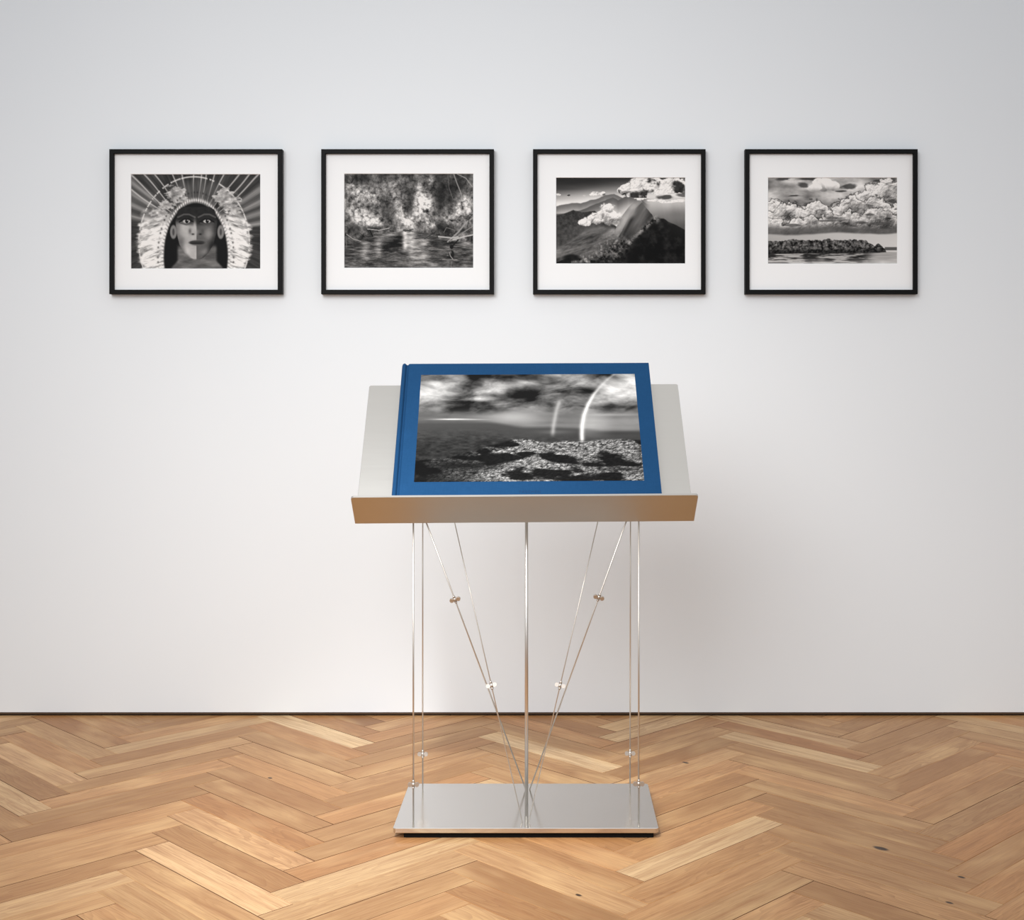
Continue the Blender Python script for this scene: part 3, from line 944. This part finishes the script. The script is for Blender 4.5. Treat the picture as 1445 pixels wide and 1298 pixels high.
def wire(bottom, top, r, clip_y):
    """a taut wire with a tensioner where it crosses the picture row clip_y"""
    a, b = Vector(bottom), Vector(top)
    bm = bmesh.new()
    rod(bm, a, b, r, None, 12)
    w = obj('support_wire', bm, M['wire'], stand, inv=SI)
    lo_, hi_ = 0.0, 1.0
    for _ in range(40):
        m = (lo_ + hi_) / 2
        p = a.lerp(b, m)
        if PY + (H - p.z) * F / p.y > clip_y:
            lo_ = m
        else:
            hi_ = m
    bm = bmesh.new()
    tensioner(bm, p, b - a, Vector((1, 0, 0)))
    obj('tensioner', bm, M['clip'], w)
    return w


YF, YB = 3.397, 3.673
gap = .003
xl_f, xr_f, xl_b, xr_b = -.3712, .2290, -.3745, .2225
wire((xl_f, YF, PT), (xl_f, YF, under(xl_f, YF)), .0022, 1107)
wire((xr_f, YF, PT), (xr_f, YF, under(xr_f, YF)), .0022, 1106)
wire((xl_b, YB, PT), (xl_b, YB, under(xl_b, YB)), .0019, 1064)
wire((xr_b, YB, PT), (xr_b + .002, YB, under(xr_b, YB)), .0019, 1063)
# crossed wires: from the back middle of the base to the front of the desk, and the other way round
wire((XC - .006, YB, PT), (at(598, 733, YF).x, YF, under(-.34, YF)), .0019, 846)
wire((XC + .005, YB, PT), (at(887, 733, YF).x, YF, under(.2, YF)), .0019, 843)
wire((at(737, 1160, YF).x, YF, PT), (-.3600, YB, under(-.36, YB)), .0014, 967)
wire((at(746, 1160, YF).x, YF, PT), (.2090, YB, under(.209, YB)), .0014, 967)

# ------------------------------------------------------------------ the book on the lectern
bc = desk(.005, .003, .022)
book, BI = thing('book', 'large blue cloth-bound photo book with a rainbow landscape on its cover, standing on the lectern', 'book', bc)
B0, B1 = .0006, .5335                                # from bottom to top along the desk
XL, XR = -.354, .364
TC = .0445                                           # face of the front cover
bt = .0034                                           # board thickness
outer = [(XR, .0006), (-.328, .0006), (-.338, .0045), (-.345, .0012), (-.351, .005), (XL, .012), (XL - .0006, .022), (XL, .034), (-.3515, .0425), (-.347, .0462), (-.3435, .0450), (-.3395, .0392), (-.3365, .0388), (-.3325, .0438), (-.3300, TC), (-.3270, TC), (XR, TC)]
inner = [(XR, .0006 + bt), (-.328, .0040), (-.338, .0078), (-.343, .0062), (-.3475, .0085), (XL + .0032, .0135), (XL + .0026, .022), (XL + .0032, .032), (-.3490, .0392), (-.3470, .0420), (-.3450, .0410), (-.3415, .0360), (-.3360, .0352), (-.3315, .0402), (-.3300, TC - bt), (-.3270, TC - bt), (XR, TC - bt)]
bm = bmesh.new()
ends = []
for s in (B0, B1):
    ends.append(([bm.verts.new(desk(x, s, t)) for x, t in outer], [bm.verts.new(desk(x, s, t)) for x, t in inner]))
(o0, i0), (o1, i1) = ends
n_ = len(outer)
for k in range(n_ - 1):
    bm.faces.new((o0[k], o0[k + 1], o1[k + 1], o1[k]))
    bm.faces.new((i0[k], i1[k], i1[k + 1], i0[k + 1]))
    bm.faces.new((o0[k], i0[k], i0[k + 1], o0[k + 1]))
    bm.faces.new((o1[k], o1[k + 1], i1[k + 1], i1[k]))
for k in (0, n_ - 1):
    bm.faces.new((o0[k], o1[k], i1[k], i0[k]))
bmesh.ops.bevel(bm, geom=[e for e in bm.edges if e.calc_face_angle(0) > 1.2], offset=.0008, segments=2, affect='EDGES')
obj('cover', bm, M['cloth'], book, inv=Matrix.Translation(-bc))
bm = bmesh.new()
box(bm, (-.3285, B0 + .006, .0042), (XR - .007, B1 - .006, TC - bt - .0004), .0006, 1, frame=desk)
obj('page_block', bm, M['page'], book, inv=Matrix.Translation(-bc))

img = pic_rainbow(520, 333)
dm = np.array(ROT)


def cover_fn(u, v):
    x = -.296 + .616 * u
    s = .4885 - (.4885 - .0939) * v
    t = np.full_like(u, TC + .0004)
    loc = np.stack([x, ST * s - CT * t, CT * s + ST * t], -1)
    return loc @ dm.T + np.array(FOLD)


print_mesh('cover_photo', img, cover_fn, book, Matrix.Translation(-bc))['label'] = 'black and white rainbow photograph on the cover'

# blind-stamped lettering at the foot of the cover
cu = bpy.data.curves.new('lettering', 'FONT')
cu.body = 'TASCHEN'
cu.size = .0118
cu.space_character = 1.18
cu.align_x = 'CENTER'
cu.extrude = .0003
tmp = bpy.data.objects.new('lettering', cu)
C.objects.link(tmp)
dg = bpy.context.evaluated_depsgraph_get()
me = bpy.data.meshes.new_from_object(tmp.evaluated_get(dg))
bpy.data.objects.remove(tmp)
bm = bmesh.new()
bm.from_mesh(me)
bpy.data.meshes.remove(me)
for v in bm.verts:
    v.co = desk(v.co.x + .0125, .0545 + v.co.y, TC + v.co.z)
obj('stamped_lettering', bm, M['emboss'], book, inv=Matrix.Translation(-bc))

# ------------------------------------------------------------------ light
W = bpy.data.worlds.new('world')
SC.world = W
W.use_nodes = True
wt = W.node_tree
bg = wt.nodes['Background']
tc = wt.nodes.new('ShaderNodeTexCoord')
sx = wt.nodes.new('ShaderNodeSeparateXYZ')
wt.links.new(tc.outputs['Generated'], sx.inputs[0])
mr = wt.nodes.new('ShaderNodeMapRange')                # the room around: bright ceiling, dimmer walls behind the viewer
mr.interpolation_type = 'SMOOTHSTEP'
for i, v in ((1, -.15), (2, .85), (3, 0), (4, 1)):
    mr.inputs[i].default_value = v
wt.links.new(sx.outputs[2], mr.inputs[0])
mx = wt.nodes.new('ShaderNodeMix')
mx.data_type = 'RGBA'
mx.inputs[6].default_value = (.44, .48, .54, 1)
mx.inputs[7].default_value = (.985, .978, .975, 1)
wt.links.new(mr.outputs[0], mx.inputs[0])
wt.links.new(mx.outputs[2], bg.inputs[0])
bg.inputs[1].default_value = .91


def spot(name, loc, target, power, angle, blend, radius, col=(1, 1, 1)):
    l = bpy.data.lights.new(name, 'SPOT')
    l.energy = power
    l.spot_size = math.radians(angle)
    l.spot_blend = blend
    l.shadow_soft_size = radius
    l.color = col
    o = bpy.data.objects.new(name, l)
    C.objects.link(o)
    o.location = loc
    o.rotation_euler = (Vector(target) - Vector(loc)).to_track_quat('-Z', 'Y').to_euler()
    return o


spot('wall_light', (-1.5, .4, 2.9), (-.18, WALL, .55), 715, 65, 1.0, 1.6, (.99, .992, .995))
spot('floor_light', (-.9, .3, 4.0), (-.42, 3.38, 0), 1000, 26, 1.0, .2, (.97, .99, 1.0))

SC.view_settings.view_transform = 'Standard'
SC.view_settings.look = 'None'
SC.view_settings.exposure = 0.0
SC.view_settings.gamma = 1.0
SC.view_settings.use_curve_mapping = False
